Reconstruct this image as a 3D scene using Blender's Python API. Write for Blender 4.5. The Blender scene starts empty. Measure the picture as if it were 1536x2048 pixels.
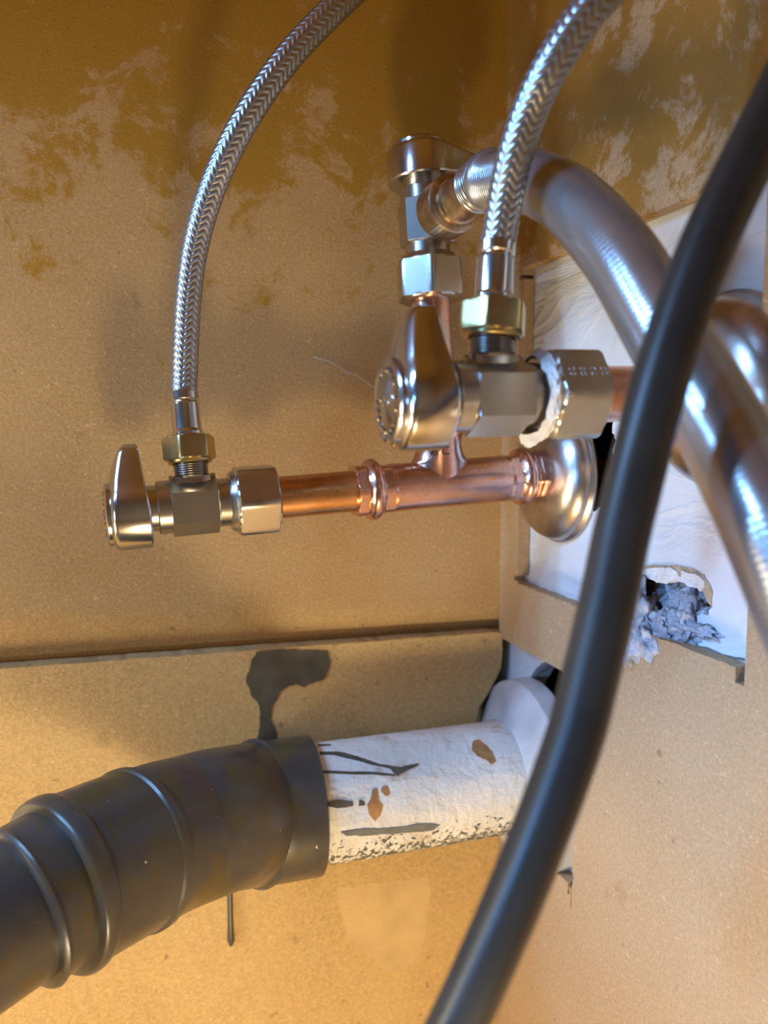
import bpy, math, random
from mathutils import Vector, Matrix, noise
from mathutils.geometry import tessellate_polygon
random.seed(7)
pi = math.pi
scene = bpy.context.scene
COL = scene.collection

# ------------------------------------------------------------------ camera
FPX = 1540.0
CAM = Vector((-0.165, -0.327, 0.400))
YAW, PITCH = math.radians(18.1), math.radians(5.71)
FWD = Vector((math.sin(YAW)*math.cos(PITCH), math.cos(YAW)*math.cos(PITCH), -math.sin(PITCH)))
RIGHT = Vector((math.cos(YAW), -math.sin(YAW), 0))
UP = RIGHT.cross(FWD)
cd = bpy.data.cameras.new('camera'); cam = bpy.data.objects.new('camera', cd); COL.objects.link(cam)
m = Matrix((RIGHT, UP, -FWD)).transposed().to_4x4(); m.translation = CAM
cam.matrix_world = m
cd.sensor_fit = 'VERTICAL'; cd.sensor_height = 36.0; cd.sensor_width = 27.0
cd.lens = 36.0*FPX/2048
cd.clip_start = 0.003; cd.clip_end = 20
cd.dof.use_dof = True; cd.dof.focus_distance = 0.262; cd.dof.aperture_fstop = 9.0
scene.camera = cam

# ------------------------------------------------------------------ colour, world, light
scene.view_settings.view_transform = 'Standard'
scene.view_settings.look = 'None'
scene.view_settings.gamma = 1
scene.view_settings.use_curve_mapping = False
scene.view_settings.exposure = 0.0
w = bpy.data.worlds.new('world'); scene.world = w; w.use_nodes = True
w.node_tree.nodes['Background'].inputs[0].default_value = (0.55, 0.66, 0.9, 1)
w.node_tree.nodes['Background'].inputs[1].default_value = 0.10

def area(name, loc, target, size, power, color, size_y=None, spread=None):
    d = bpy.data.lights.new(name, 'AREA'); o = bpy.data.objects.new(name, d); COL.objects.link(o)
    d.shape = 'RECTANGLE' if size_y else 'DISK'; d.size = size
    if size_y: d.size_y = size_y
    if spread: d.spread = spread
    d.energy = power; d.color = color
    o.location = loc
    o.rotation_euler = (Vector(target)-Vector(loc)).to_track_quat('-Z', 'Y').to_euler()
    return o
# warm work lamp standing low in the cabinet, in front of the pipes
def bulb(name, loc, r, power, color):
    d = bpy.data.lights.new(name, 'POINT'); o = bpy.data.objects.new(name, d); COL.objects.link(o)
    d.energy = power; d.color = color; d.shadow_soft_size = r; o.location = loc
bulb('work_lamp', (-0.165, -0.295, 0.060), 0.030, 2.7, (1.0, 0.88, 0.60))
# warm room light and cool outdoor light through the open cabinet front, plus added fills
area('room_light', (-0.50, -0.10, 0.165), (-0.15, 0.0, 0.36), 0.10, 1.15, (1.0, 0.90, 0.62))
area('upper_fill', (-0.44, -0.16, 0.33), (-0.1, -0.03, 0.36), 0.10, 0.26, (1.0, 0.86, 0.66))  # added fill lamp, brightens the middle left of the side board
for y, z in ((-0.11, 0.60), (-0.24, 0.71)):
    area('daylight_and_fill', (-0.50, y, z), (0.0, -0.15, 0.27), 0.035, 0.26, (0.24, 0.52, 1.0), size_y=0.08, spread=math.radians(66))
area('daylight_and_fill', (-0.50, -0.34, 0.36), (0.0, -0.145, 0.29), 0.05, 0.075, (0.12, 0.42, 1.0), size_y=0.10, spread=math.radians(34))  # added narrow cool fill that turns the lower plaster bluer

# ------------------------------------------------------------------ pixel helpers (photo rays onto real planes)
def ray(px, py):
    return (FWD + RIGHT*((px-768)/FPX) + UP*(-(py-1024)/FPX))
def P(px, py, d): return CAM + ray(px, py)*d
def hitX(px, py, X=0.0):
    r = ray(px, py); return CAM + r*((X-CAM.x)/r.x)
def hitY(px, py, Y=0.0):
    r = ray(px, py); return CAM + r*((Y-CAM.y)/r.y)

# ------------------------------------------------------------------ materials
def mat(name):
    m = bpy.data.materials.new(name); m.use_nodes = True
    nt = m.node_tree; return m, nt, nt.nodes['Principled BSDF']
def node(nt, t, **kw):
    n = nt.nodes.new(t)
    for k, v in kw.items():
        if k in n.inputs: n.inputs[k].default_value = v
        else: setattr(n, k, v)
    return n
def objco(nt, scale=(1,1,1), rot=(0,0,0)):
    c = node(nt, 'ShaderNodeTexCoord'); mp = node(nt, 'ShaderNodeMapping')
    mp.inputs['Scale'].default_value = scale; mp.inputs['Rotation'].default_value = rot
    nt.links.new(c.outputs['Object'], mp.inputs['Vector']); return mp.outputs[0]
def noi(nt, vec, scale, detail=4, rough=0.55, dist=0.0):
    n = node(nt, 'ShaderNodeTexNoise', Scale=scale, Detail=detail, Roughness=rough, Distortion=dist)
    nt.links.new(vec, n.inputs['Vector']); return n.outputs['Fac']
def ramp(nt, fac, stops, interp='LINEAR'):
    r = node(nt, 'ShaderNodeValToRGB'); e = r.color_ramp; e.interpolation = interp
    while len(e.elements) < len(stops): e.elements.new(0.5)
    for el, (p, c) in zip(e.elements, stops):
        el.position = p; el.color = (c, c, c, 1) if isinstance(c, (int, float)) else (*c, 1)
    nt.links.new(fac, r.inputs[0]); return r.outputs[0]
def mix(nt, fac, a, b, mode='MIX'):
    n = node(nt, 'ShaderNodeMix', data_type='RGBA', blend_type=mode)
    for s, v in ((0, fac), (6, a), (7, b)):
        if hasattr(v, 'is_linked') or hasattr(v, 'links'): nt.links.new(v, n.inputs[s])
        else: n.inputs[s].default_value = v if s == 0 else (*v, 1)
    return n.outputs[2]
def math_(nt, op, a, b=None):
    n = node(nt, 'ShaderNodeMath', operation=op)
    for i, v in enumerate((a, b)):
        if v is None: continue
        if isinstance(v, (int, float)): n.inputs[i].default_value = v
        else: nt.links.new(v, n.inputs[i])
    return n.outputs[0]
def bump(nt, bsdf, h, strength, dist):
    b = node(nt, 'ShaderNodeBump', Strength=strength, Distance=dist)
    nt.links.new(h, b.inputs['Height']); nt.links.new(b.outputs[0], bsdf.inputs['Normal'])

def mdf_mat(name, base, dark, stain=1.0, zfade=(0.40, 0.56), most=0.13, scol=(0.37, 0.185, 0.004)):
    m, nt, b = mat(name)
    o = objco(nt)
    big = noi(nt, o, 14, 3)
    fine = noi(nt, o, 760, 6, 0.75)
    col = mix(nt, ramp(nt, big, [(0.3, 0.0), (0.7, 1.0)]), dark, base)
    col = mix(nt, math_(nt, 'MULTIPLY', ramp(nt, fine, [(0.40, 0.0), (0.66, 1.0)]), 0.62), col, tuple(min(1, c*1.45) for c in base))
    # fibre flecks pressed into the board
    fib = node(nt, 'ShaderNodeTexVoronoi', Scale=520, Randomness=1.0)
    ov = objco(nt, (0.35, 1, 1.0), (0.3, 0.5, 0.2)); 
    wob = noi(nt, o, 150, 3)
    add = node(nt, 'ShaderNodeVectorMath', operation='ADD'); sc = node(nt, 'ShaderNodeVectorMath', operation='SCALE'); sc.inputs['Scale'].default_value = 0.012
    cn = node(nt, 'ShaderNodeTexNoise', Scale=120, Detail=3); nt.links.new(o, cn.inputs['Vector'])
    nt.links.new(cn.outputs['Color'], sc.inputs[0]); nt.links.new(ov, add.inputs[0]); nt.links.new(sc.outputs[0], add.inputs[1])
    nt.links.new(add.outputs[0], fib.inputs['Vector'])
    flk = ramp(nt, fib.outputs['Distance'], [(0.02, 1.0), (0.22, 0.0)])
    col = mix(nt, math_(nt, 'MULTIPLY', flk, 0.35), col, tuple(min(1, c*1.7) for c in base))
    fs = node(nt, 'ShaderNodeTexNoise', Scale=300, Detail=2, Roughness=0.5, Distortion=2.2); nt.links.new(objco(nt, (1, 1, 2.2), (0.2, 0.6, 0.1)), fs.inputs['Vector'])
    fsr = ramp(nt, fs.outputs['Fac'], [(0.60, 0.0), (0.68, 1.0)])
    col = mix(nt, math_(nt, 'MULTIPLY', fsr, 0.42), col, tuple(min(1, c*1.8) for c in base))
    # small dark pits
    pit = noi(nt, o, 230, 2, 0.4)
    col = mix(nt, math_(nt, 'MULTIPLY', ramp(nt, pit, [(0.70, 0.0), (0.78, 1.0)]), 0.5), col, (dark[0]*.4, dark[1]*.35, dark[2]*.3))
    sm = noi(nt, o, 36, 5, 0.6, 0.4)
    col = mix(nt, math_(nt, 'MULTIPLY', ramp(nt, sm, [(0.66, 0.0), (0.76, 1.0)]), 0.45), col, (dark[0]*.4, dark[1]*.35, dark[2]*.3))
    if stain > 0:
        sep = node(nt, 'ShaderNodeSeparateXYZ'); c = node(nt, 'ShaderNodeTexCoord'); nt.links.new(c.outputs['Object'], sep.inputs[0])
        mr = node(nt, 'ShaderNodeMapRange'); nt.links.new(sep.outputs['Z'], mr.inputs[0])
        mr.inputs[1].default_value, mr.inputs[2].default_value = zfade
        mr.inputs[3].default_value, mr.inputs[4].default_value = -0.22, most
        s = math_(nt, 'ADD', noi(nt, o, 38, 9, 0.74, 0.3), mr.outputs[0])
        s = ramp(nt, s, [(0.49, 0.0), (0.56, 1.0)])
        col = mix(nt, math_(nt, 'MULTIPLY', s, 0.84*stain), col, scol)
    nt.links.new(col, b.inputs['Base Color'])
    b.inputs['Roughness'].default_value = 0.72; b.inputs['Specular IOR Level'].default_value = 0.25
    h = math_(nt, 'ADD', math_(nt, 'ADD', math_(nt, 'MULTIPLY', fine, 0.8), math_(nt, 'MULTIPLY', fsr, 0.45)), math_(nt, 'MULTIPLY', flk, 0.5))
    bump(nt, b, h, 0.6, 0.0005)
    return m
M = {}
M['mdf'] = mdf_mat('fibreboard', (0.46, 0.292, 0.130), (0.37, 0.218, 0.082))
M['mdf_back'] = mdf_mat('fibreboard_back', (0.40, 0.27, 0.155), (0.33, 0.215, 0.115), stain=1.0, zfade=(0.42, 0.50), most=0.09, scol=(0.27, 0.125, 0.004))  # mustard stain, deepened so it also stands in for shade up high
M['mdf_low'] = mdf_mat('fibreboard_lower', (0.56, 0.365, 0.155), (0.44, 0.285, 0.12), stain=0.0)

def plain(name, col, rough=0.6, metal=0.0, n_scale=None, n_amp=0.15, b_scale=None, b_str=0.3, b_dist=0.0003, spec=0.5):
    m, nt, b = mat(name)
    b.inputs['Roughness'].default_value = rough; b.inputs['Metallic'].default_value = metal
    b.inputs['Specular IOR Level'].default_value = spec
    o = objco(nt)
    f = noi(nt, o, n_scale or 60, 4)
    c = mix(nt, ramp(nt, f, [(0.3, 0.0), (0.7, 1.0)]), tuple(x*(1-n_amp) for x in col), tuple(min(1, x*(1+n_amp)) for x in col))
    nt.links.new(c, b.inputs['Base Color'])
    if b_scale: bump(nt, b, noi(nt, o, b_scale, 4), b_str, b_dist)
    return m
M['chrome'] = plain('chrome', (0.58, 0.58, 0.60), 0.18, 1.0, 90, 0.05)
M['nickel'] = plain('brushed_nickel', (0.54, 0.52, 0.49), 0.27, 1.0, 90, 0.08, 900, 0.12, 0.0001)
M['steel'] = plain('steel_crimp', (0.66, 0.64, 0.62), 0.2, 1.0, 90, 0.05)
M['brass'] = plain('brass', (0.54, 0.42, 0.19), 0.32, 1.0, 200, 0.12, 700, 0.15, 0.0001)
M['old_brass'] = plain('tarnished_metal', (0.47, 0.36, 0.24), 0.34, 1.0, 300, 0.3, 900, 0.3, 0.0002)
M['wire'] = plain('braid_wire', (0.50, 0.50, 0.52), 0.36, 1.0, 400, 0.12)
M['ribbed'] = plain('stainless_jacket', (0.44, 0.44, 0.45), 0.27, 0.8, 90, 0.08)
M['escutcheon'] = plain('aged_chrome', (0.50, 0.46, 0.43), 0.3, 1.0, 70, 0.3, 260, 0.25, 0.0004)
def copper(name, a, bcol, rough):
    m, nt, b = mat(name); o = objco(nt)
    f = noi(nt, o, 70, 5, 0.6, 0.4); f2 = noi(nt, objco(nt, (1, 6, 6)), 130, 4)
    c = mix(nt, ramp(nt, f, [(0.35, 0.0), (0.68, 1.0)]), a, bcol)
    c = mix(nt, math_(nt, 'MULTIPLY', ramp(nt, f2, [(0.45, 0.0), (0.7, 1.0)]), 0.35), c, tuple(x*0.6 for x in a))
    nt.links.new(c, b.inputs['Base Color']); b.inputs['Metallic'].default_value = 1.0
    nt.links.new(ramp(nt, f, [(0.3, rough*0.8), (0.7, rough*1.35)]), b.inputs['Roughness'])
    bump(nt, b, noi(nt, o, 260, 3), 0.12, 0.0004)
    return m
M['copper'] = copper('copper_pipe', (0.62, 0.33, 0.14), (0.78, 0.42, 0.20), 0.27)
M['copper_pink'] = copper('copper_fitting', (0.72, 0.42, 0.33), (0.86, 0.52, 0.42), 0.22)
M['abs'] = plain('black_plastic', (0.052, 0.046, 0.042), 0.28, 0.0, 45, 0.35, 500, 0.12, 0.0003)
def abs_mat():
    m, nt, b = mat('black_plastic'); o = objco(nt)
    c = mix(nt, ramp(nt, noi(nt, o, 45, 5, 0.6), [(0.35, 0.0), (0.7, 1.0)]), (0.060, 0.053, 0.047), (0.085, 0.078, 0.072))
    c = mix(nt, math_(nt, 'MULTIPLY', ramp(nt, noi(nt, o, 55, 4, 0.6, 0.3), [(0.48, 0.0), (0.60, 1.0)]), 0.6), c, (0.10, 0.072, 0.015))
    sp = noi(nt, o, 420, 1, 0.3)
    c = mix(nt, ramp(nt, sp, [(0.80, 0.0), (0.83, 1.0)]), c, (0.6, 0.6, 0.58))
    nt.links.new(c, b.inputs['Base Color'])
    nt.links.new(ramp(nt, noi(nt, o, 60, 4), [(0.3, 0.24), (0.7, 0.42)]), b.inputs['Roughness'])
    bump(nt, b, noi(nt, o, 300, 3), 0.10, 0.0004)
    return m
M['abs'] = abs_mat()
M['rubber'] = plain('black_rubber', (0.026, 0.023, 0.019), 0.42, 0.0, 45, 0.35, 500, 0.1, 0.0002)
def paint():
    m, nt, b = mat('old_white_paint'); o = objco(nt)
    c = mix(nt, ramp(nt, noi(nt, o, 40, 5, 0.6), [(0.35, 0.0), (0.65, 1.0)]), (0.66, 0.63, 0.57), (0.82, 0.80, 0.75))
    s = noi(nt, o, 75, 5, 0.65, 0.3)
    c = mix(nt, math_(nt, 'MULTIPLY', ramp(nt, s, [(0.58, 0.0), (0.68, 1.0)]), 0.55), c, (0.42, 0.27, 0.12))
    # flaked spots low on the pipe
    sep = node(nt, 'ShaderNodeSeparateXYZ'); tc = node(nt, 'ShaderNodeTexCoord'); nt.links.new(tc.outputs['Object'], sep.inputs[0])
    mr = node(nt, 'ShaderNodeMapRange'); nt.links.new(sep.outputs['Z'], mr.inputs[0])
    mr.inputs[1].default_value, mr.inputs[2].default_value = FLAKE_Z
    mr.inputs[3].default_value, mr.inputs[4].default_value = 0.14, -0.16
    fl = math_(nt, 'ADD', noi(nt, o, 360, 4, 0.7, 0.6), mr.outputs[0])
    fm = ramp(nt, fl, [(0.575, 0.0), (0.60, 1.0)])
    c = mix(nt, fm, c, (0.09, 0.10, 0.09))
    nt.links.new(c, b.inputs['Base Color']); b.inputs['Roughness'].default_value = 0.5
    h = math_(nt, 'SUBTRACT', math_(nt, 'ADD', noi(nt, o, 130, 4, 0.5, 0.3), math_(nt, 'MULTIPLY', noi(nt, o, 500, 3), 0.3)), math_(nt, 'MULTIPLY', fm, 0.4))
    bump(nt, b, h, 1.0, 0.0014)
    return m
def plaster():
    m, nt, b = mat('brushed_plaster'); o = objco(nt)
    os_ = objco(nt, (1, 0.5, 1.5), (0.6, 0, 0))
    c = mix(nt, ramp(nt, noi(nt, o, 25, 5), [(0.3, 0.0), (0.7, 1.0)]), (0.56, 0.58, 0.61), (0.68, 0.71, 0.76))
    spz = noi(nt, o, 260, 3, 0.6)
    c = mix(nt, ramp(nt, spz, [(0.74, 0.0), (0.80, 0.8)]), c, (0.25, 0.2, 0.12))
    nt.links.new(c, b.inputs['Base Color']); b.inputs['Roughness'].default_value = 0.75
    r1 = noi(nt, os_, 30, 4, 0.55, 1.3)
    r1 = ramp(nt, r1, [(0.38, 0.0), (0.50, 1.0), (0.56, 0.55), (0.7, 0.9)])
    h = math_(nt, 'ADD', r1, math_(nt, 'MULTIPLY', noi(nt, o, 330, 5), 0.35))
    bump(nt, b, h, 0.4, 0.0012)
    return m
M['plaster'] = plaster()
M['mortar'] = plain('grey_mortar', (0.40, 0.42, 0.48), 0.9, 0, 240, 0.35, 500, 0.9, 0.0012, 0.2)
M['gypsum'] = plain('broken_gypsum', (0.70, 0.68, 0.66), 0.9, 0, 200, 0.15, 420, 0.8, 0.001, 0.2)
M['paper'] = plain('torn_brown_paper', (0.45, 0.34, 0.22), 0.9, 0, 200, 0.25, 420, 0.5, 0.0006, 0.2)
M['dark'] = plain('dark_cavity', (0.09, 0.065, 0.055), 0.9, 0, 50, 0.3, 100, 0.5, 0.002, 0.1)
M['stain_grey'] = plain('grey_glue', (0.10, 0.085, 0.06), 0.6, 0, 120, 0.25, 300, 0.3, 0.0003, 0.3)
M['rust'] = plain('rust_stain', (0.40, 0.20, 0.07), 0.6, 0, 300, 0.25)
M['scrape'] = plain('scraped_grey', (0.16, 0.165, 0.15), 0.6, 0, 200, 0.2)
M['tape'] = plain('white_sealant', (0.70, 0.68, 0.66), 0.55, 0, 300, 0.15, 600, 0.7, 0.0006)
M['flange'] = plain('painted_flange', (0.55, 0.55, 0.57), 0.24, 0.15, 60, 0.16, 220, 0.2, 0.0005, 0.6)
M['grey_panel'] = plain('grey_panel', (0.40, 0.40, 0.41), 0.7)  # invented grey for the unseen right wall, keeps metal reflections neutral
M['dust'] = plain('dust_thread', (0.62, 0.6, 0.58), 0.9, 0)
M['ink'] = plain('black_print', (0.03, 0.025, 0.02), 0.5, 0)
M['wood_edge'] = plain('cut_board_edge', (0.45, 0.27, 0.12), 0.9, 0, 300, 0.3, 500, 0.8, 0.001, 0.1)

# ------------------------------------------------------------------ mesh helpers
def mesh_obj(name, verts, faces, m, parent=None, sharp=35, smooth=True, uvs=None):
    me = bpy.data.meshes.new(name); me.from_pydata([tuple(v) for v in verts], [], faces); me.validate(); me.update()
    import bmesh
    bm = bmesh.new(); bm.from_mesh(me); bmesh.ops.recalc_face_normals(bm, faces=bm.faces); bm.to_mesh(me); bm.free()
    me.materials.append(m)
    if smooth:
        me.polygons.foreach_set('use_smooth', [True]*len(me.polygons))
        if sharp: me.set_sharp_from_angle(angle=math.radians(sharp))
    o = bpy.data.objects.new(name, me); COL.objects.link(o)
    if parent: o.parent = parent
    return o
def thing(name, label, cat, mw=None, group=None):
    o = bpy.data.objects.new(name, None); COL.objects.link(o); o.empty_display_size = 0.01
    if mw is not None: o.matrix_world = mw
    return tag(o, label, cat, group)
def tag(o, label, cat, group=None):
    o['label'] = label; o['category'] = cat
    if group: o['group'] = group
    return o
def struct(o): o['kind'] = 'structure'; return o
def frame(origin, axis, up=Vector((0, 0, 1))):
    z = axis.normalized(); y = (up - z*up.dot(z)).normalized(); x = y.cross(z)
    m = Matrix((x, y, z)).transposed().to_4x4(); m.translation = origin; return m
T0 = Matrix.Identity(4)
def lathe(profile, n=64, hexr=None, mw=T0, rot=0.0, rfun=None):
    """profile: list of (z, r[, hexmix]); hexmix 1 -> hexagon with apothem r, 0 -> round"""
    V, F = [], []
    for p in profile:
        z, r = p[0], p[1]; hm = p[2] if len(p) > 2 else 0
        for i in range(n):
            th = 2*pi*i/n
            a = ((th) % (pi/3)) - pi/6
            rh = r/math.cos(a)
            cap = p[3] if len(p) > 3 else 1e9
            rr = min(r*(1-hm) + rh*hm, cap)
            if rfun: rr = rfun(rr, th, z)
            V.append(mw @ Vector((rr*math.cos(th+rot), rr*math.sin(th+rot), z)))
    for k in range(len(profile)-1):
        for i in range(n):
            j = (i+1) % n
            F.append((k*n+i, k*n+j, (k+1)*n+j, (k+1)*n+i))
    F.append(tuple(range(n))[::-1]); F.append(tuple((len(profile)-1)*n+i for i in range(n)))
    return V, F
def join(parts):
    V, F = [], []
    for v, f in parts:
        b = len(V); V += v; F += [tuple(b+i for i in ff) for ff in f]
    return V, F
def hexprof(z0, z1, af, ch=0.0012):
    """hex prism with rounded corners chamfered at both ends"""
    R = af/math.cos(pi/6)
    return [(z0, af*0.95, 0), (z0+0.0002, af*0.985, 0), (z0+ch*0.5, af, 1, R*0.955), (z0+ch, af, 1, R*0.985), (z1-ch, af, 1, R*0.985), (z1-ch*0.5, af, 1, R*0.955), (z1-0.0002, af*0.985, 0), (z1, af*0.95, 0)]
def catmull(pts, n):
    """dense centripetal-ish Catmull-Rom through pts (Vectors), resampled to n+1 equal steps"""
    P_ = [2*pts[0]-pts[1]] + list(pts) + [2*pts[-1]-pts[-2]]
    dense = []
    for i in range(1, len(P_)-2):
        p0, p1, p2, p3 = P_[i-1:i+3]
        for k in range(40):
            t = k/40
            dense.append(0.5*((2*p1)+(p2-p0)*t+(2*p0-5*p1+4*p2-p3)*t*t+(3*p1-p0-3*p2+p3)*t**3))
    dense.append(P_[-2])
    L = [0]
    for a, b in zip(dense, dense[1:]): L.append(L[-1]+(b-a).length)
    out, j = [], 0
    for k in range(n+1):
        s = L[-1]*k/n
        while j < len(L)-2 and L[j+1] < s: j += 1
        u = (s-L[j])/max(1e-9, L[j+1]-L[j]); out.append(dense[j].lerp(dense[j+1], u))
    return out, L[-1]
def tube(path, rfun, n=32, seed=None, caps=True):
    """path list of Vectors; rfun(s01, theta, s) -> radius"""
    V, F = [], []
    t = (path[1]-path[0]).normalized()
    ref = seed or Vector((0, 0, 1))
    u = (ref - t*ref.dot(t)).normalized()
    s = 0; N = len(path)
    for k, p in enumerate(path):
        if 0 < k < N-1: nt_ = (path[k+1]-path[k-1]).normalized()
        elif k == 0: nt_ = t
        else: nt_ = (path[-1]-path[-2]).normalized()
        if k: s += (p-path[k-1]).length
        u = (u - nt_*u.dot(nt_)).normalized(); v = nt_.cross(u)
        for i in range(n):
            th = 2*pi*i/n; r = rfun(k/(N-1), th, s)
            V.append(p + u*(r*math.cos(th)) + v*(r*math.sin(th)))
        if k:
            b = (k-1)*n
            for i in range(n):
                j = (i+1) % n
                F.append((b+i, b+j, b+n+j, b+n+i))
    if caps:
        F.append(tuple(range(n))[::-1]); F.append(tuple((N-1)*n+i for i in range(n)))
    return V, F
def slab(loops, to3, t):
    """polygon with holes (2D loops) extruded from depth 0 to t; to3(a, b, d) -> Vector"""
    V, F = [], []
    l3 = [[Vector((a, b, 0)) for a, b in lp] for lp in loops]
    tris = tessellate_polygon(l3)
    flat = [p for lp in loops for p in lp]; n = len(flat)
    for d in (0, t):
        for a, b in flat: V.append(to3(a, b, d))
    for tr in tris:
        F.append(tuple(tr)); F.append(tuple(n+i for i in reversed(tr)))
    b0 = 0
    for lp in loops:
        L = len(lp)
        for i in range(L):
            j = (i+1) % L
            F.append((b0+i, b0+j, n+b0+j, n+b0+i))
        b0 += L
    return V, F
def rough_line(pts, amp, step=0.002, seed=0.0, closed=True):
    out = []
    L = len(pts)
    for i in range(L if closed else L-1):
        a, b = pts[i], pts[(i+1) % L]
        d = math.hypot(b[0]-a[0], b[1]-a[1]); k = max(1, int(d/step))
        nx, ny = (-(b[1]-a[1])/max(d, 1e-9), (b[0]-a[0])/max(d, 1e-9))
        for j in range(k):
            u = j/k; x = a[0]+(b[0]-a[0])*u; y = a[1]+(b[1]-a[1])*u
            e = noise.noise(Vector((x*700+seed, y*700, seed)))*amp + noise.noise(Vector((x*220+seed, y*220, seed+5)))*amp
            out.append((x+nx*e, y+ny*e))
    return out
def box(x0, x1, y0, y1, z0, z1):
    V = [Vector((x, y, z)) for x in (x0, x1) for y in (y0, y1) for z in (z0, z1)]
    return V, [(0, 1, 3, 2), (4, 6, 7, 5), (0, 4, 5, 1), (2, 3, 7, 6), (0, 2, 6, 4), (1, 5, 7, 3)]

# ------------------------------------------------------------------ setting
ZTOP, FRONT, FAR = 0.78, -0.60, -0.86
PT = 0.0055                                   # back panel thickness
yz = lambda p: (p.y, p.z)
# cut-out in the back panel that shows the plaster wall
sq_l = hitX(1040, 900).y; sq_r = hitX(1494, 1250).y
sq_t = hitX(1390, 390).z; sq_b = hitX(1480, 1338).z
w_r = hitX(1145, 1700).y; w_t = hitX(1060, 1307).z; w_b = hitX(1145, 1775).z
sq = [(sq_l, sq_b), (sq_l, sq_t), (sq_r, sq_t), (sq_r, sq_b)]
def sub(a, b, t): return a+(b-a)*t
sqpoly = ([(sq_l, sq_b)] + [(sq_l, sq_b+0.001), (sq_l+0.004, sq_b+0.001), (sq_l+0.004, sq_b+0.0035), (sq_l, sq_b+0.0035)]
          + [(sq_l, sq_t-0.0045), (sq_l+0.0035, sq_t-0.0045), (sq_l+0.0035, sq_t-0.0025), (sq_l, sq_t-0.0025), (sq_l, sq_t), (sq_r, sq_t), (sq_r, sq_b-0.0045), (sq_r+0.0035, sq_b-0.0045), (sq_r+0.0035, sq_b)]
          + [(sub(sq_r+0.0035, sq_l, i/60), sq_b+0.0007*noise.noise(Vector((i*1.7, 0, 3)))) for i in range(1, 60)])
# outer outline of the back panel; the waste opening is a notch from the corner
back = [(0.0, 0.0), (0.0, w_b-0.004)] + [(sub(0.0, w_r, i/12), w_b-0.004*(1-i/12)+0.0006*noise.noise(Vector((i*1.3, 1, 1)))) for i in range(1, 11)]
back += [(w_r+0.003, w_b), (w_r+0.003, w_b-0.0045), (w_r+0.0015, w_b-0.0045), (w_r+0.0015, w_b-0.001), (w_r+0.0004, w_b-0.001), (w_r+0.0004, w_b-0.009), (w_r-0.0004, w_b-0.009), (w_r-0.0002, w_b),
         (w_r-0.0012, w_b+0.004), (w_r, w_b+0.008), (w_r, w_t)]
back += [(0.0, w_t), (0.0, ZTOP), (FAR, ZTOP), (FAR, 0.0)]
X3 = lambda a, b, d: Vector((d, a, b))
wb = struct(mesh_obj('wall_back', *slab([back, sqpoly], X3, PT), M['mdf_back'], smooth=False))

# plaster wall behind, with a hole round the lower supply pipe, a torn hole and the waste hole
pl = lambda px, py: yz(hitX(px, py, PT+0.0005))
holeA = [pl(*p) for p in [(1118, 850), (1190, 835), (1228, 838), (1224, 860), (1231, 880), (1226, 900), (1234, 925), (1224, 945), (1222, 965), (1213, 985), (1206, 1008), (1186, 1022), (1150, 1016), (1118, 1000)]]
holeB = [pl(*p) for p in [(1225, 1175), (1262, 1150), (1300, 1152), (1335, 1166), (1352, 1158), (1372, 1170), (1400, 1180), (1412, 1196), (1422, 1215), (1418, 1232), (1396, 1236), (1380, 1262), (1388, 1280), (1360, 1276), (1338, 1282), (1330, 1300), (1300, 1312), (1225, 1290)]]
wc = hitX(1062, 1560, PT)
holeC = []
for i in range(48):
    th = 2*pi*i/48; dth = th-math.radians(103)
    rr = 0.036+0.026*math.exp(-(dth/0.50)**2)
    holeC.append((-0.030+rr*math.cos(th), wc.z+rr*math.sin(th)))
outer = [(0.05, 0.0), (0.05, ZTOP), (FAR, ZTOP), (FAR, 0.0)]
holeA, holeB = rough_line(holeA, 0.0009, 0.001, 1.0), rough_line(holeB, 0.0010, 0.001, 4.0)
holeC = rough_line(holeC, 0.001, 0.002, 8.0)
PX = lambda a, b, d: Vector((PT+0.0005+d, a, b))
wo = struct(mesh_obj('wall_outer', *slab([outer, holeA, holeB, holeC], PX, 0.010), M['plaster'], smooth=False))
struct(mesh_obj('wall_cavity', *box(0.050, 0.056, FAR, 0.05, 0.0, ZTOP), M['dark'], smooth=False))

# side wall: upper board, eased edge, dark joint, lower board with a notch round the flange
jl1, jl2 = hitY(0, 1248).z, hitY(980, 1218).z
xl, xr = hitY(0, 1300).x, hitY(980, 1260).x
def zline(za, zb, x): return za + (zb-za)*(x-xl)/(xr-xl)
zb_l, zb_r = hitY(0, 1337).z, hitY(980, 1264).z
V, F = [], []
xs = [FRONT, -0.42, -0.30, xl] + [sub(xl, xr, i/60) for i in range(1, 61)] + [0.0, 0.012]
def prof(x):
    zt = zline(jl1, jl2, max(x, xl)); zb = zline(zb_l, zb_r, max(x, xl)); e = 0.0004*noise.noise(Vector((x*400, 2, 2)))
    return [(0.0, ZTOP), (0.0, zt+0.006), (0.0002, zt+0.002+e*2), (0.0010, zt-0.001+e*2), (0.0034, sub(zt, zb, 0.5)), (0.0052, zb+0.0040), (0.0056, zb+0.0030), (0.0095, zb+0.0028), (0.0095, zb+0.0002), (-0.0015, zb+0.0002+e), (-0.0018, zb-0.0008+e)]
cols = [prof(x) for x in xs]; K = len(cols[0])
for x, c in zip(xs, cols):
    for y, z in c: V.append(Vector((x, y, z)))
for i in range(len(xs)-1):
    for k in range(K-1): F.append((i*K+k, i*K+k+1, (i+1)*K+k+1, (i+1)*K+k))
b0 = len(V)
for x in xs: V.append(Vector((x, 0.012, ZTOP))); V.append(Vector((x, 0.012, zline(zb_l, zb_r, max(x, xl))-0.002)))
for i in range(len(xs)-1): F.append((b0+2*i, b0+2*i+2, b0+2*i+3, b0+2*i+1))
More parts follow.
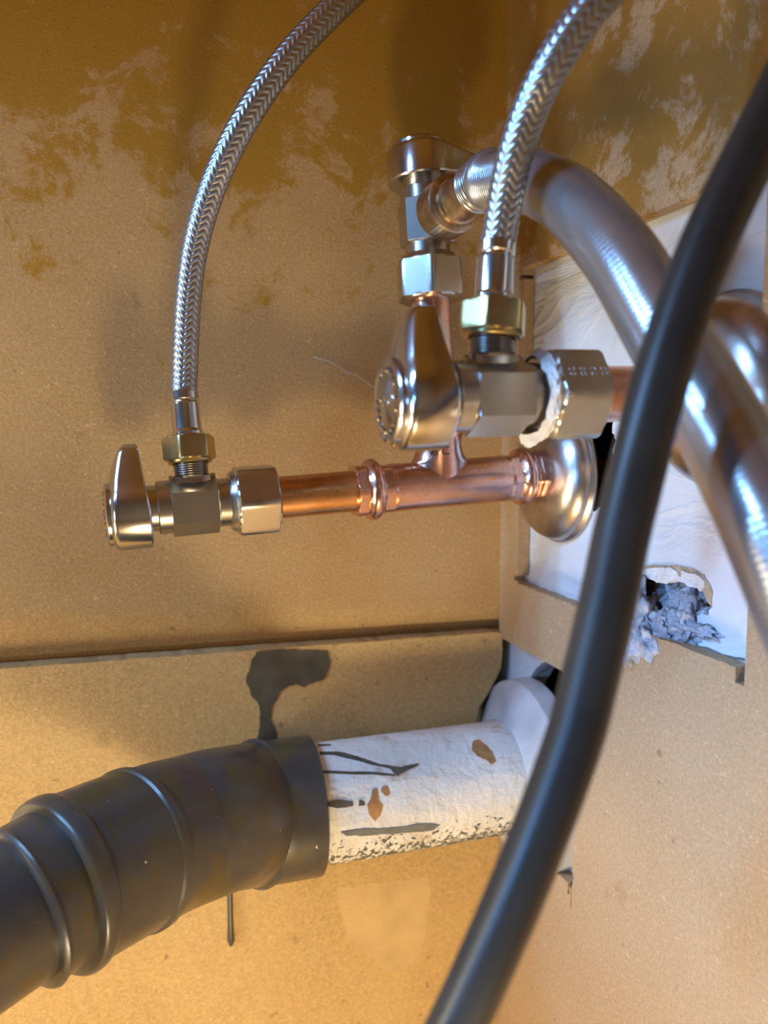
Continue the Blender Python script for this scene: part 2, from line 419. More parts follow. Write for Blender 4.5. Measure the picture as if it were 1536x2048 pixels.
wl = struct(mesh_obj('wall_left', V, F, M['mdf'], smooth=True, sharp=25))
nz = lambda px, py: (hitY(px, py, -0.001).x, hitY(px, py, -0.001).z)
low = [(x, zline(zb_l, zb_r, max(x, xl))+0.0003+0.0005*noise.noise(Vector((x*500, 7, 2)))) for x in xs[:-2]]
low += [nz(1002, 1266), nz(1003, 1300), nz(1000, 1335), nz(990, 1356), nz(975, 1385), nz(957, 1412), nz(950, 1440), nz(945, 1500), nz(946, 1590), nz(950, 1625), nz(958, 1652), nz(966, 1670)]
low += [(0.0, nz(985, 1672)[1]), (0.0, 0.0), (FRONT, 0.0)]
wll = mesh_obj('wall_left_lower_board', *slab([low], lambda a, b, d: Vector((a, -0.0020+d, b)), 0.012), M['mdf_low'], parent=wl, smooth=False)
struct(mesh_obj('floor', *box(FRONT, 0.05, FAR, 0.05, -0.012, 0.0), M['mdf_low'], smooth=False))
struct(mesh_obj('ceiling', *box(FRONT, 0.05, FAR, 0.05, ZTOP, ZTOP+0.02), M['mdf'], smooth=False))
struct(mesh_obj('wall_right', *box(FRONT, 0.0, FAR-0.012, FAR, 0.0, ZTOP), M['grey_panel'], smooth=False))
struct(mesh_obj('wall_light_stop', *box(FRONT, 0.05, 0.045, 0.052, 0.0, ZTOP), M['dark'], smooth=False))  # unseen panel added behind the side board to stop light leaking in

# marks on the walls
def wall_patch(name, px, m, seed, parent, t=0.00035, Y=-0.0020, amp=0.0006, step=0.0012):
    lp = [(hitY(a, b, Y).x, hitY(a, b, Y).z) for a, b in px]
    lp = rough_line(lp, amp, step, seed)
    return mesh_obj(name, *slab([lp], lambda a, b, d: Vector((a, Y-t+d, b)), t+0.0002), m, parent=parent, smooth=False)
wall_patch('glue_stain', [(512, 1302), (560, 1298), (620, 1300), (656, 1302), (660, 1330), (648, 1358), (625, 1366), (608, 1374), (592, 1368), (575, 1372), (560, 1385), (550, 1402), (542, 1412), (542, 1440), (552, 1462), (560, 1490), (512, 1490), (520, 1450), (520, 1412), (505, 1396), (498, 1375), (492, 1362), (500, 1330)], M['stain_grey'], 3.0, wl)
M['pale'] = plain('dried_spill', (0.60, 0.405, 0.185), 0.65, 0, 60, 0.12, 600, 0.4, 0.0004, 0.3)
wall_patch('dried_spill', [(672, 1775), (760, 1765), (858, 1752), (862, 1800), (850, 1870), (835, 1915), (800, 1942), (765, 1938), (735, 1910), (700, 1880), (682, 1830)], M['pale'], 9.0, wl, t=0.00006, amp=0.0010)
V, F = tube([hitY(460, 1735, -0.0024), hitY(460, 1800, -0.0024), hitY(461, 1850, -0.0026), hitY(462, 1880, -0.0029), hitY(462, 1890, -0.0028)], lambda s, th, l: (0.00125 if s < 0.7 else 0.0017 if s < 0.9 else 0.0009), 16)
mesh_obj('glue_drip', V, F, M['abs'], parent=wl)

# ------------------------------------------------------------------ angle stop valves
def handle_mesh():
    """lever handle: teardrop outline in x,y extruded along z; front (high z) domed, lever thins towards its tip"""
    R, tipy, tipw = 0.0140, 0.0232, 0.0058
    out = []
    n = 72
    a0 = math.radians(52)
    for i in range(49):
        a = pi - (-0.0) ; th = (pi/2+a0) + (2*pi-2*a0)*i/48      # big arc, open at top
        out.append((R*math.cos(th), R*math.sin(th)))
    # to tip (right side then rounded end then left side)
    sx, sy = R*math.sin(a0), R*math.cos(a0)
    for i in range(1, 8): u = i/8; out.append((sub(sx, tipw, u), sub(sy, tipy-0.002, u)))
    for i in range(9):
        th = 0 + pi*i/8; out.append((tipw*math.cos(th), tipy-0.002+0.002*math.sin(th)))
    for i in range(1, 8): u = i/8; out.append((sub(-tipw, -sx, u), sub(tipy-0.002, sy, u)))
    N = len(out)
    def zf(y): return 0.0125 if y < -0.002 else 0.0125-0.0040*((y+0.002)/0.025)**1.7
    def zb(y): return 0.0 if y < 0 else 0.0024*(y/0.023)
    V, F = [], []
    levels = [(0.97, 'b', 0.0), (1.0, 'b', 0.0006), (1.0, 'f', -0.0016), (0.975, 'f', -0.0006), (0.93, 'f', 0.0), (0.80, 'f', 0.0009), (0.55, 'f', 0.0016), (0.25, 'f', 0.0019)]
    for s, k, dz in levels:
        for x, y in out:
            X, Y = x*s, y*s
            V.append(Vector((X, Y, (zb(y) if k == 'b' else zf(y*s))+dz)))
    for k in range(len(levels)-1):
        for i in range(N):
            j = (i+1) % N; F.append((k*N+i, k*N+j, (k+1)*N+j, (k+1)*N+i))
    F.append(tuple(range(N))[::-1]); F.append(tuple((len(levels)-1)*N+i for i in range(N)))
    return V, F
def make_valve(mw, label, handle_rot=0.0, tape=False, marks=False, knurled_out=False, roll_nut=0.0, roll_body=0.0):
    t = thing('angle_stop_valve', label, 'valve', mw, 'angle stop valves')
    nut = mesh_obj('compression_nut', *lathe([(-0.0006, 0.0084, 0), (-0.0004, 0.0105, 0)] + hexprof(0.0, 0.0155, 0.0120, 0.0016) + [(0.0158, 0.0112, 0), (0.0172, 0.0106, 0), (0.0176, 0.0095, 0)], 96, rot=roll_nut), M['nickel'], t, sharp=22)
    if marks:
        for k in range(4):
            ap = 0.0120; z0 = 0.0022+k*0.0032
            a = roll_nut+pi/6
            # punched rings on the face that looks up towards the viewer
            A = Matrix.Rotation(MARK_ANG, 4, 'Z') @ Matrix.Translation((ap+0.00002, 0, z0)) @ Matrix.Rotation(pi/2, 4, 'Y')
            V, F = [], []
            for rr, off in ((0.0007, 0.0008), (0.0007, -0.0008)):
                for i in range(16):
                    for j in range(6):
                        a1, a2 = 2*pi*i/16, 2*pi*j/6
                        V.append(A @ Vector(((rr+0.00016*math.cos(a2))*math.cos(a1), off+(rr+0.00016*math.cos(a2))*math.sin(a1), 0.00010*math.sin(a2))))
                b = len(V)-96
                for i in range(16):
                    for j in range(6):
                        F.append((b+i*6+j, b+((i+1) % 16)*6+j, b+((i+1) % 16)*6+(j+1) % 6, b+i*6+(j+1) % 6))
            mesh_obj('stamped_mark', V, F, M['nickel'], nut)
    body = [lathe([(0.016, 0.0088), (0.0215, 0.0088), (0.0218, 0.0092)], 64)]
    body.append(lathe([(0.0214, 0.0089, 0), (0.0217, 0.0092, 1), (0.0220, 0.0095, 1), (0.0378, 0.0095, 1), (0.0381, 0.0092, 1), (0.0383, 0.0085, 0)], 96, rot=roll_body))
    body.append(lathe([(0.0378, 0.0090), (0.0380, 0.0096), (0.0424, 0.0096), (0.0428, 0.0093), (0.0428, 0.0082), (0.0466, 0.0082), (0.0468, 0.006)], 64))
    # outlet boss and threaded spigot
    B = Matrix.Translation((0, 0, 0.0300)) @ Matrix.Rotation(-pi/2, 4, 'X')
    V, F = [], []
    for (zz, hx, hy) in ((0.0, 0.0046, 0.0076), (0.0106, 0.0046, 0.0076), (0.0112, 0.0044, 0.0056), (0.0150, 0.0050, 0.0050)):
        for i in range(32):
            th = 2*pi*i/32; c, s = math.cos(th), math.sin(th); q = (abs(c)**8+abs(s)**8)**0.125 if zz < 0.0105 else (abs(c)**3+abs(s)**3)**0.333
            V.append(B @ Vector((hx*c/q, hy*s/q, zz)))
    for k in range(3):
        for i in range(32):
            j = (i+1) % 32; F.append((k*32+i, k*32+j, (k+1)*32+j, (k+1)*32+i))
    F.append(tuple(range(32))[::-1]); F.append(tuple(96+i for i in range(32)))
    body.append((V, F))
    mesh_obj('valve_body', *join(body), M['nickel'], t, sharp=25)
    th = [(0.0112, 0.0046)]
    for k in range(7): th += [(0.0110+k*0.0008, 0.0064), (0.0114+k*0.0008, 0.0057)]
    mesh_obj('outlet_thread', *lathe(th, 40, mw=B), M['nickel'], t, sharp=60)
    H = Matrix.Translation((0, 0, 0.0452)) @ Matrix.Rotation(handle_rot, 4, 'Z')
    V, F = handle_mesh(); V = [H @ v for v in V]
    h = mesh_obj('lever_handle', V, F, M['chrome'], t, sharp=30)
    # raised badge on the end of the handle
    C = H @ Matrix.Translation((0, -0.001, 0.0136))
    cap = [lathe([(-0.001, 0.0112), (0.0006, 0.0112), (0.0012, 0.0106), (0.0014, 0.0098), (0.0011, 0.0092), (0.0013, 0.0060), (0.0017, 0.003), (0.0018, 0.0008)], 56, mw=C)]
    for k in range(22):
        a = 2*pi*k/22
        if 8 < k < 11: continue
        D = C @ Matrix.Rotation(a, 4, 'Z') @ Matrix.Translation((0.0079, 0, 0.0013))
        cap.append(lathe([(0, 0.0007), (0.0004, 0.0006), (0.00055, 0.0003)], 8, mw=D))
    for k in range(5):
        D = C @ Matrix.Translation(((k-2)*0.0021, 0.0006*(-1)**k, 0.0014))
        cap.append(lathe([(0, 0.0009), (0.0005, 0.0008), (0.0007, 0.0004)], 6, mw=D))
    mesh_obj('handle_badge', *join(cap), M['chrome'], h, sharp=40)
    if tape:
        rnd = random.Random(3)
        V, F = [], []
        n, kz = 160, 13
        for k in range(kz):
            for i in range(n):
                a = 2*pi*i/n
                wv = 0.0021+0.0011*noise.noise(Vector((math.cos(a)*2.2, math.sin(a)*2.2, 1.0)))
                z = 0.0165+0.0008*noise.noise(Vector((math.cos(a)*1.5, math.sin(a)*1.5, 7.0))) + (k/(kz-1)-0.5)*2*wv
                prof_ = math.sin(pi*k/(kz-1))
                r = 0.0104+0.0022*prof_*(0.8+0.5*noise.noise(Vector((a*3, k*0.9, 3.0)))) + 0.0006*noise.noise(Vector((math.cos(a)*8, math.sin(a)*8, k*0.8)))
                low_ = max(0.0, math.cos(a-TAPE_ANG)); r += 0.0022*low_**14*prof_
                z += 0.0022*low_**14
                V.append(Vector((r*math.cos(a), r*math.sin(a), z)))
        for k in range(kz-1):
            for i in range(n):
                j = (i+1) % n; F.append((k*n+i, k*n+j, (k+1)*n+j, (k+1)*n+i))
        mesh_obj('sealant_smear', V, F, M['tape'], t, sharp=60)
    return t

MARK_ANG = math.radians(28); TAPE_ANG = math.radians(-100)
# left-hand valve on the level pipe, pipe line from two photo points on the plane of the pipe
YP = -0.0425
A0 = hitY(1110, 948, YP); A1 = hitY(300, 1017, YP)
ax = (A1-A0).normalized()
def on_line(o, d, px):          # point on line whose photo column is px
    lo, hi = 0.0, 0.30
    def col(p):
        v = p-CAM; return 768+FPX*v.dot(RIGHT)/v.dot(FWD)
    for _ in range(40):
        mid = (lo+hi)/2
        if col(o+d*mid) > px: lo = mid
        else: hi = mid
    return o+d*lo
nutL = on_line(A0, ax, 553)
# axes: local z towards the handle, local y up
mL = frame(nutL, ax)
R0 = math.radians
vL = make_valve(mL, 'nickel angle valve with lever handle at the left end of the level copper pipe', 0.0, roll_nut=R0(-2), roll_body=R0(30))
# right-hand valve, nearer the camera
YR = -0.137
B0 = hitY(1300, 787, YR); B1 = hitY(830, 794, YR)
bx_ = (B1-B0).normalized()
nutR = on_line(B0, bx_, 1178)
mR = frame(nutR, bx_)
vR = make_valve(mR, 'nickel angle valve with white sealant smeared round its nut, in front of the plaster', 0.0, tape=True, marks=True, roll_nut=R0(-2), roll_body=R0(30))
# upper valve on the vertical pipe
C0 = on_line(A0, ax, 881)
dC = 0.305
topC = P(846, 335, 0.301)
cx = (topC-C0).normalized()
def on_row(o, d, py):
    lo, hi = 0.0, 0.30
    def row(p):
        v = p-CAM; return 1024-FPX*v.dot(UP)/v.dot(FWD)
    for _ in range(40):
        mid = (lo+hi)/2
        if row(o+d*mid) > py: lo = mid
        else: hi = mid
    return o+d*lo
nutC = on_row(C0, cx, 602)
mC = frame(nutC, cx, Vector((0.10, -1, 0.0)))
vC = make_valve(mC, 'nickel angle valve on top of the vertical copper pipe, feeding the ribbed steel hose', math.radians(75), roll_nut=R0(10), roll_body=R0(20))

# ------------------------------------------------------------------ copper pipes and tee
def pipe_between(name, a, b, r, m, label, cat):
    V, F = tube([a.lerp(b, i/8) for i in range(9)], lambda s, th, l: r, 48)
    return tag(mesh_obj(name, V, F, m), label, cat)
RP = 0.0079
Xw = PT+0.0005
endA = A0 + (A0-A1).normalized()*0.045
pipe_between('copper_pipe', nutL - ax*0.0 + ax*0.001, on_line(A0, ax, 722), RP, M['copper'], 'short level copper pipe between the left angle valve and the tee', 'pipe')
endA = A0-ax*((Xw+0.02-A0.x)/(-ax.x))
pipe_between('copper_pipe', on_line(A0, ax, 1062), endA, RP, M['copper'], 'copper stub entering the wall through the lower domed escutcheon', 'pipe')
branch_top = C0 + cx*0.030
pipe_between('copper_pipe', C0+cx*0.020, nutC+cx*0.001, RP, M['copper_pink'], 'vertical copper pipe between the tee and the upper angle valve', 'pipe')
endB = B0-bx_*((Xw+0.02-B0.x)/(-bx_.x))
pipe_between('copper_pipe', nutR-bx_*-0.001, endB, RP, M['copper_pink'], 'copper pipe from the sealant-smeared valve to the upper right escutcheon', 'pipe')

tee_l, tee_r = on_line(A0, ax, 706), on_line(A0, ax, 1074)
mt = frame(tee_l, -ax)                       # z runs right, y up
Lt = (tee_r-tee_l).length
def tee_prof(L, both=True):
    a = [(0, 0.0081), (0, 0.0097), (0.0002, 0.0100), (0.0042, 0.0100), (0.0046, 0.0098), (0.0054, 0.0112), (0.0068, 0.0120), (0.0082, 0.0120), (0.0096, 0.0112), (0.0104, 0.0099), (0.0108, 0.0096), (0.016, 0.0095)]
    b = [(L-z, r) for z, r in reversed(a)] if both else [(L, 0.0095)]
    return a + [(L*0.35, 0.0093)] + b
def press(rr, th, z):
    # hexagonal press marks beside the beads
    for c in (0.0024, 0.0128, Lt-0.0024, Lt-0.0128):
        if abs(z-c) < 0.0022:
            a = ((th) % (pi/3))-pi/6
            return min(rr*1.03, rr*0.955/math.cos(a))
    return rr
fine_prof = []
base = tee_prof(Lt)
for (z0, r0), (z1, r1) in zip(base, base[1:]):
    k = max(1, int(abs(z1-z0)/0.0006))
    for i in range(k): fine_prof.append((sub(z0, z1, i/k), sub(r0, r1, i/k)))
fine_prof.append(base[-1])
parts = [lathe(fine_prof, 72, rfun=press)]
# branch with flared root
Cz = (C0-tee_l).length
Bx = Matrix.Translation((0, 0, Cz))
inv = mt.inverted()
bdir = (inv.to_3x3() @ cx).normalized()
Bm = frame(Vector((0, 0, Cz)), bdir, Vector((0, 0, 1)))
def flare(rr, th, z):
    # root widens along the run (local y of the branch frame follows the run)
    k = min(1.0, max(0.0, 1-(z-0.0088)/0.0060))
    return rr*(1+0.30*k*k*math.sin(th)**4)
bp = [(0.001, 0.0088)] + [(0.003+0.0007*i, 0.0093) for i in range(20)] + [(0.0185, 0.0098), (0.0200, 0.0112), (0.0220, 0.0117), (0.0240, 0.0112), (0.0255, 0.0098), (0.0300, 0.0099), (0.0302, 0.0082)]
parts.append(lathe(bp, 64, mw=Bm, rfun=flare))
tee = thing('copper_tee', 'pink copper press tee joining the level pipe and the vertical pipe', 'pipe fitting', mt)
mesh_obj('tee_body', *join(parts), M['copper_pink'], tee, sharp=35)
# printed mark on the branch
def text_mesh(name, body, size, ext, m, mw, parent):
    c = bpy.data.curves.new(name, 'FONT'); c.body = body; c.size = size; c.extrude = ext; c.align_x = 'CENTER'; c.align_y = 'CENTER'
    o = bpy.data.objects.new(name, c); COL.objects.link(o)
    dg = bpy.context.evaluated_depsgraph_get(); me = bpy.data.meshes.new_from_object(o.evaluated_get(dg))
    bpy.data.objects.remove(o); q = bpy.data.objects.new(name, me); COL.objects.link(q); me.materials.append(m)
    for v in me.vertices: v.co = mw @ v.co
    q.parent = parent; return q
pm = inv @ (P(885, 884, 0.30))
dcam = (inv.to_3x3() @ (CAM-(mt @ Vector((0, 0, Cz))))).normalized()
oo = Vector((0, 0, Cz)) + bdir*0.0125 + dcam*0.0100
zt = (dcam-bdir*dcam.dot(bdir)).normalized(); mm = Matrix((bdir.cross(zt), bdir, zt)).transposed().to_4x4(); mm.translation = oo
text_mesh('printed_mark', 'VPC', 0.0048, 0.0003, M['ink'], mm, tee)

# ------------------------------------------------------------------ escutcheons
def escutcheon(px_axis, ctr, r, h, hole, label, m, scale=1.0):
    mw = frame(ctr, Vector((-1, 0, 0)))
    t = [(0.0, r*0.99), (0.0006, r), (0.0016, r*0.995), (0.0022, r*0.965)]
    for i in range(1, 15):
        u = i/14; a = u*pi/2
        t.append((0.0022+(h-0.0022)*math.sin(a)**1.0, r*0.955-(r*0.955-hole-0.001)*(1-math.cos(a))**1.0 if False else (hole+0.001)+(r*0.955-hole-0.001)*math.cos(a)**0.8))
    t += [(h-0.0006, hole+0.0002), (h-0.003, hole)]
    return tag(mesh_obj('escutcheon', *lathe(t, 96, mw=mw), m, sharp=50), label, 'escutcheon', 'domed pipe escutcheons')
eA = A0 - ax*((Xw-0.001-A0.x)/(-ax.x))
escutcheon(None, Vector((Xw-0.0002, eA.y, eA.z-0.0005)), 0.0285, 0.0125, RP, 'dulled chrome domed escutcheon beside the dark hole, behind the tee', M['escutcheon'])
eB = B0 - bx_*((Xw-0.001-B0.x)/(-bx_.x))
escutcheon(None, Vector((Xw-0.0002, eB.y, eB.z)), 0.0300, 0.0140, RP, 'chrome domed escutcheon at the right, half behind the ribbed steel hose', M['escutcheon'])

# ------------------------------------------------------------------ braided supply hoses
def braid(pts, r, ncell, pitch, name, parent):
    path0, L = catmull(pts, 60)
    per = 7; steps = int(L/pitch*per); path, L = catmull(pts, steps)
    nn = ncell*8
    amp = 0.00042
    def rf(s01, th, s):
        u = th/(2*pi)*ncell; v = s/pitch
        a, b = u+v, u-v
        i, j = math.floor(a), math.floor(b)
        over_a = ((i+j) % 2 == 0) if False else (math.floor((a+b)/2) % 2 == 0)
        f = (a-i) if over_a else (b-j)
        h = math.sin(pi*f)**0.6
        e = (a+b)/2-math.floor((a+b)/2)
        h *= 0.55+0.45*math.sin(pi*e)**0.5
        h += 0.10*math.sin(f*pi*6)
        return r-amp+amp*h
    V, F = tube(path, rf, nn)
    return mesh_obj(name, V, F, M['wire'], parent, sharp=None)
def hose_end(base, up, label, pts, r=0.0048, group='braided supply hoses', roll=0.0):
    """base = bottom of the brass nut; up = hose direction there"""
    mw = frame(base, up, Vector((0, -1, 0)))
    t = thing('braided_hose', label, 'hose', mw, group)
    iv = mw.inverted()
    nut = hexprof(0.0010, 0.0098, 0.0083, 0.0012)
    mesh_obj('brass_nut', *lathe([(0.0, 0.0072), (0.0004, 0.0077), (0.0011, 0.0079)] + nut[1:], 96, rot=roll), M['brass'], t, sharp=25)
    mesh_obj('crimp_ferrule', *lathe([(0.0096, 0.0048), (0.0100, 0.0056), (0.0112, 0.0057), (0.0122, 0.0051), (0.0132, 0.0051), (0.0212, 0.0049), (0.0216, 0.0050), (0.0222, 0.0047), (0.0228, 0.0047), (0.0232, 0.0051), (0.0256, 0.0052), (0.0260, 0.0049), (0.0262, 0.0044)], 48), M['steel'], t, sharp=30)
    top = base+up*0.0255
    P_ = [top] + pts
    o = braid([iv @ p for p in P_], r, 12, 0.00235, 'braid', t)
    return t
upL = (mL.to_3x3() @ Vector((0, 1, 0))).normalized()
nL = mL @ Vector((0, 0.0148, 0.0300))
upLh = (P(368, 792, 0.2775)-nL).normalized()
dl = lambda px, py, d: P(px, py, d)
ptsL = [dl(369, 745, 0.278), dl(371, 690, 0.277), dl(376, 600, 0.275), dl(389, 500, 0.272), dl(416, 400, 0.268), dl(458, 300, 0.264), dl(512, 205, 0.262), dl(585, 105, 0.262), dl(687, 0, 0.265), dl(770, -75, 0.27), dl(860, -140, 0.275), dl(990, -260, 0.285), dl(1110, -400, 0.30)]
hL = hose_end(nL, upLh, 'slim braided supply hose rising from the left angle valve', ptsL, roll=R0(8))
nR_ = mR @ Vector((0, 0.0148, 0.0300))
upR = (mR.to_3x3() @ Vector((0, 1, 0))).normalized()
ptsR = [dl(999, 470, 0.206), dl(1012, 390, 0.203), dl(1030, 310, 0.199), dl(1058, 225, 0.195), dl(1098, 140, 0.190), dl(1145, 65, 0.187), dl(1200, -5, 0.185), dl(1265, -70, 0.185), dl(1350, -140, 0.187), dl(1440, -270, 0.192), dl(1510, -420, 0.20)]
hR = hose_end(nR_, (P(992, 502, 0.2065)-nR_).normalized(), 'braided supply hose rising from the sealant-smeared valve past the ribbed hose', ptsR, roll=R0(-4))

# ------------------------------------------------------------------ ribbed steel hose
outC = (mC.to_3x3() @ Vector((0, 1, 0))).normalized()
oC = mC @ Vector((0, 0.0120, 0.0300))
mh = frame(oC, outC)
rh = thing('ribbed_steel_hose', 'thick ribbed steel hose arching from the upper valve behind the black hose', 'hose', mh)
kn = []
def knurl(rr, th, z): return rr*(1+0.018*math.sin(th*26+z*2600)*math.sin(th*26-z*2600))
kp = [(0.0, 0.0085), (0.0008, 0.0100)] + [(0.001+0.0005*i, 0.0106) for i in range(21)] + [(0.0118, 0.0098), (0.0122, 0.0080)]
mesh_obj('knurled_nut', *lathe(kp, 156, rfun=lambda rr, th, z: knurl(rr, th, z) if 0.001 < z < 0.0115 else rr), M['old_brass'], rh, sharp=50)
mesh_obj('hose_ferrule', *lathe([(0.0118, 0.0070), (0.0124, 0.0084), (0.0146, 0.0086), (0.0152, 0.0078), (0.0160, 0.0076), (0.0260, 0.0074), (0.0266, 0.0080), (0.0270, 0.0070)], 64), M['old_brass'], rh, sharp=35)
imh = mh.inverted()
st = oC+outC*0.0262
hp = [st, st+outC*0.010, P(988, 366, 0.246), P(1052, 362, 0.226), P(1138, 402, 0.206), P(1231, 501, 0.188), P(1300, 612, 0.178), P(1366, 728, 0.170), P(1420, 818, 0.165), P(1470, 908, 0.158), P(1545, 1060, 0.147), P(1640, 1280, 0.14), P(1720, 1500, 0.14)]
hp = [imh @ p for p in hp]
_, Lh = catmull(hp, 10)
path, Lh = catmull(hp, int(Lh/0.00020))
def ribf(s01, th, s):
    return 0.0087 + 0.0006*min(1, s/0.2) + (0.00030 if s < 0.05 else 0.00002)*math.sin(2*pi*s/0.0014)
mesh_obj('ribbed_jacket', *tube(path, ribf, 44), M['ribbed'], rh, sharp=None)

# ------------------------------------------------------------------ black drain hose in front
bpts = [(1690, -120, .167), (1640, 20, .162), (1560, 190, .155), (1463, 386, .149), (1400, 527, .147), (1335, 715, .145), (1294, 865, .144), (1246, 1060, .144), (1215, 1210, .144), (1180, 1360, .143), (1142, 1500, .142), (1055, 1733, .141), (955, 1966, .142), (880, 2120, .144), (790, 2290, .148)]
path, Lb = catmull([P(*p) for p in bpts], 260)
def flute(s01, th, s):
    return 0.0053*(1+0.030*math.cos(5*th+0.6*math.sin(s*9)))
tag(mesh_obj('black_rubber_hose', *tube(path, flute, 72), M['rubber'], sharp=None), 'thick black fluted rubber hose hanging across the foreground', 'hose')
# ------------------------------------------------------------------ waste pipe
YW = -0.0285
W1 = hitY(1000, 1552, YW); W0 = hitY(645, 1605, YW)
wx = (W0-W1).normalized()                     # towards the left
endW = W1 + wx*((Xw+0.03-W1.x)/wx.x)
RW = 0.0240
FLAKE_Z = (W0.z-0.020, W0.z+0.004)
M['paint'] = paint()
startW = on_line(W1, wx, 640)
wp = []
n = 96; Lw = (startW-endW).length+0.012; ks = 120
def paintr(s01, th, s):
    return RW + 0.00022*noise.noise(Vector((math.cos(th)*4, math.sin(th)*4, s*130))) + 0.00010*noise.noise(Vector((math.cos(th)*14, math.sin(th)*14, s*500)))
path = [endW + wx*(Lw*i/ks) for i in range(ks+1)]
wpt = mesh_obj('painted_waste_pipe', *tube(path, paintr, n), M['paint'], sharp=None)
tag(wpt, 'white painted waste pipe with flaking paint running from the wall flange to the black fitting', 'pipe')
def cyl_patch(name, px, m, seed, parent, lift=0.00035, amp=0.0003):
    def hit(a, b):
        r = ray(a, b).normalized(); o = CAM-W1
        rp = r-wx*r.dot(wx); op = o-wx*o.dot(wx)
        A, Bq, Cq = rp.dot(rp), 2*rp.dot(op), op.dot(op)-(RW+lift)**2
        D = max(0, Bq*Bq-4*A*Cq); t = (-Bq-math.sqrt(D))/(2*A); p = CAM+r*t-W1
        ux = Vector((0, 0, 1))-wx*wx.z; ux.normalize(); uy = wx.cross(ux)
        q = p-wx*p.dot(wx)
        return (p.dot(wx), math.atan2(q.dot(uy), q.dot(ux))*RW)
    lp = rough_line([hit(*p) for p in px], amp, 0.0008, seed)
    ux = (Vector((0, 0, 1))-wx*wx.z).normalized(); uy = wx.cross(ux)
    def t3(a, b, d):
        th = b/RW; return W1+wx*a+(ux*math.cos(th)+uy*math.sin(th))*(RW+lift-d)
    return mesh_obj(name, *slab([lp], t3, 0.0010), m, parent=parent, smooth=False)
cyl_patch('paint_gouge', [(682, 1665), (700, 1660), (750, 1658), (800, 1654), (850, 1648), (880, 1650), (868, 1660), (840, 1664), (780, 1668), (720, 1672), (692, 1672)], M['scrape'], 1, wpt)
cyl_patch('paint_scratch', [(640, 1503), (680, 1503), (720, 1514), (760, 1528), (800, 1534), (838, 1526), (836, 1530), (802, 1546), (795, 1552), (780, 1536), (740, 1528), (700, 1516), (670, 1509), (640, 1508)], M['stain_grey'], 2, wpt, amp=0.0002)
cyl_patch('paint_scratch', [(640, 1540), (700, 1543), (740, 1543), (790, 1548), (790, 1552), (740, 1548), (700, 1548), (640, 1545)], M['stain_grey'], 3, wpt, amp=0.0001)
cyl_patch('paint_scratch', [(636, 1488), (662, 1488), (662, 1490), (636, 1491)], M['stain_grey'], 3.5, wpt, amp=0.0001)
cyl_patch('paint_chip', [(655, 1604), (680, 1600), (706, 1602), (706, 1612), (670, 1616), (655, 1612)], M['stain_grey'], 4, wpt)
cyl_patch('paint_chip', [(719, 1598), (728, 1603), (730, 1610), (718, 1612)], M['stain_grey'], 4.4, wpt, amp=0.0001)
cyl_patch('rust_spot', [(744, 1578), (754, 1576), (758, 1600), (766, 1610), (762, 1630), (750, 1644), (738, 1630), (735, 1610), (742, 1598)], M['rust'], 5, wpt, lift=0.00022)
cyl_patch('rust_spot', [(764, 1572), (774, 1572), (780, 1588), (772, 1592), (762, 1582)], M['rust'], 6, wpt, lift=0.00022)
cyl_patch('rust_spot', [(946, 1482), (958, 1478), (975, 1492), (984, 1502), (992, 1522), (982, 1528), (972, 1520), (955, 1512), (944, 1500)], M['rust'], 6.6, wpt, lift=0.00022)
# pipe flange at the wall
fm = frame(Vector((Xw, endW.y + (W1-endW).y*0.0 + 0.0, 0)), Vector((-1, 0, 0)))
fc = W1 + wx*((Xw-W1.x)/wx.x)
fm = frame(Vector((Xw, fc.y, fc.z-0.0005)), Vector((-1, 0, 0)))
flp = [(0.0, 0.0410), (0.0004, 0.0424), (0.0092, 0.0418), (0.0104, 0.0406), (0.0112, 0.0385), (0.0150, 0.0320), (0.0176, 0.0268), (0.0180, 0.0252), (0.0170, 0.0243), (0.0, 0.0243)]
def dent(rr, th, z): return rr*(1+0.012*noise.noise(Vector((math.cos(th)*2, math.sin(th)*2, z*60)))) if rr > 0.025 else rr
tag(mesh_obj('pipe_flange', *lathe(flp, 128, mw=fm, rfun=dent), M['flange'], sharp=30), 'grey-white flange round the waste pipe where it enters the wall', 'flange')

# black fittings: coupling, elbow, slip-joint rings and tail pipe
bp = thing('black_waste_fitting', 'black plastic waste elbow with ringed collars, glued to the white pipe', 'pipe fitting', Matrix.Translation(startW))
iv = Matrix.Translation(-startW)
c0 = on_line(W1, wx, 628)
c1 = on_line(W1, wx, 505)
c2 = P(420, 1648, 0.283)
pts = [c0, c0.lerp(c1, .5), c1, P(440, 1638, 0.290), P(370, 1660, 0.280), P(320, 1677, 0.270), P(262, 1702, 0.259), P(190, 1735, 0.248), P(110, 1775, 0.237), P(40, 1818, 0.228), P(-60, 1880, 0.217), P(-200, 1965, 0.202), P(-420, 2110, 0.180)]
path, Lq = catmull([iv @ p for p in pts], 340)
def scr(path, px):       # arc index whose photo column is px
    best = min(range(len(path)), key=lambda i: abs(768+FPX*((path[i]+startW-CAM).dot(RIGHT))/((path[i]+startW-CAM).dot(FWD))-px)); return best
def seg(i, j, rf, nn=72): return tube(path[i:j+1], rf, nn)
a = 0; b = scr(path, 505)
mesh_obj('coupling_socket', *seg(0, b, lambda s, th, l: 0.0268 if s < 0.02 else (0.0276 if s < 0.9 else 0.0276+0.0012*math.sin(pi*(s-0.9)/0.1))), M['abs'], bp, sharp=40)
e = scr(path, 272)
mesh_obj('elbow', *seg(b-1, e+4, lambda s, th, l: 0.0276-0.0016*min(1, s*3)), M['abs'], bp, sharp=40)
g = scr(path, 138)
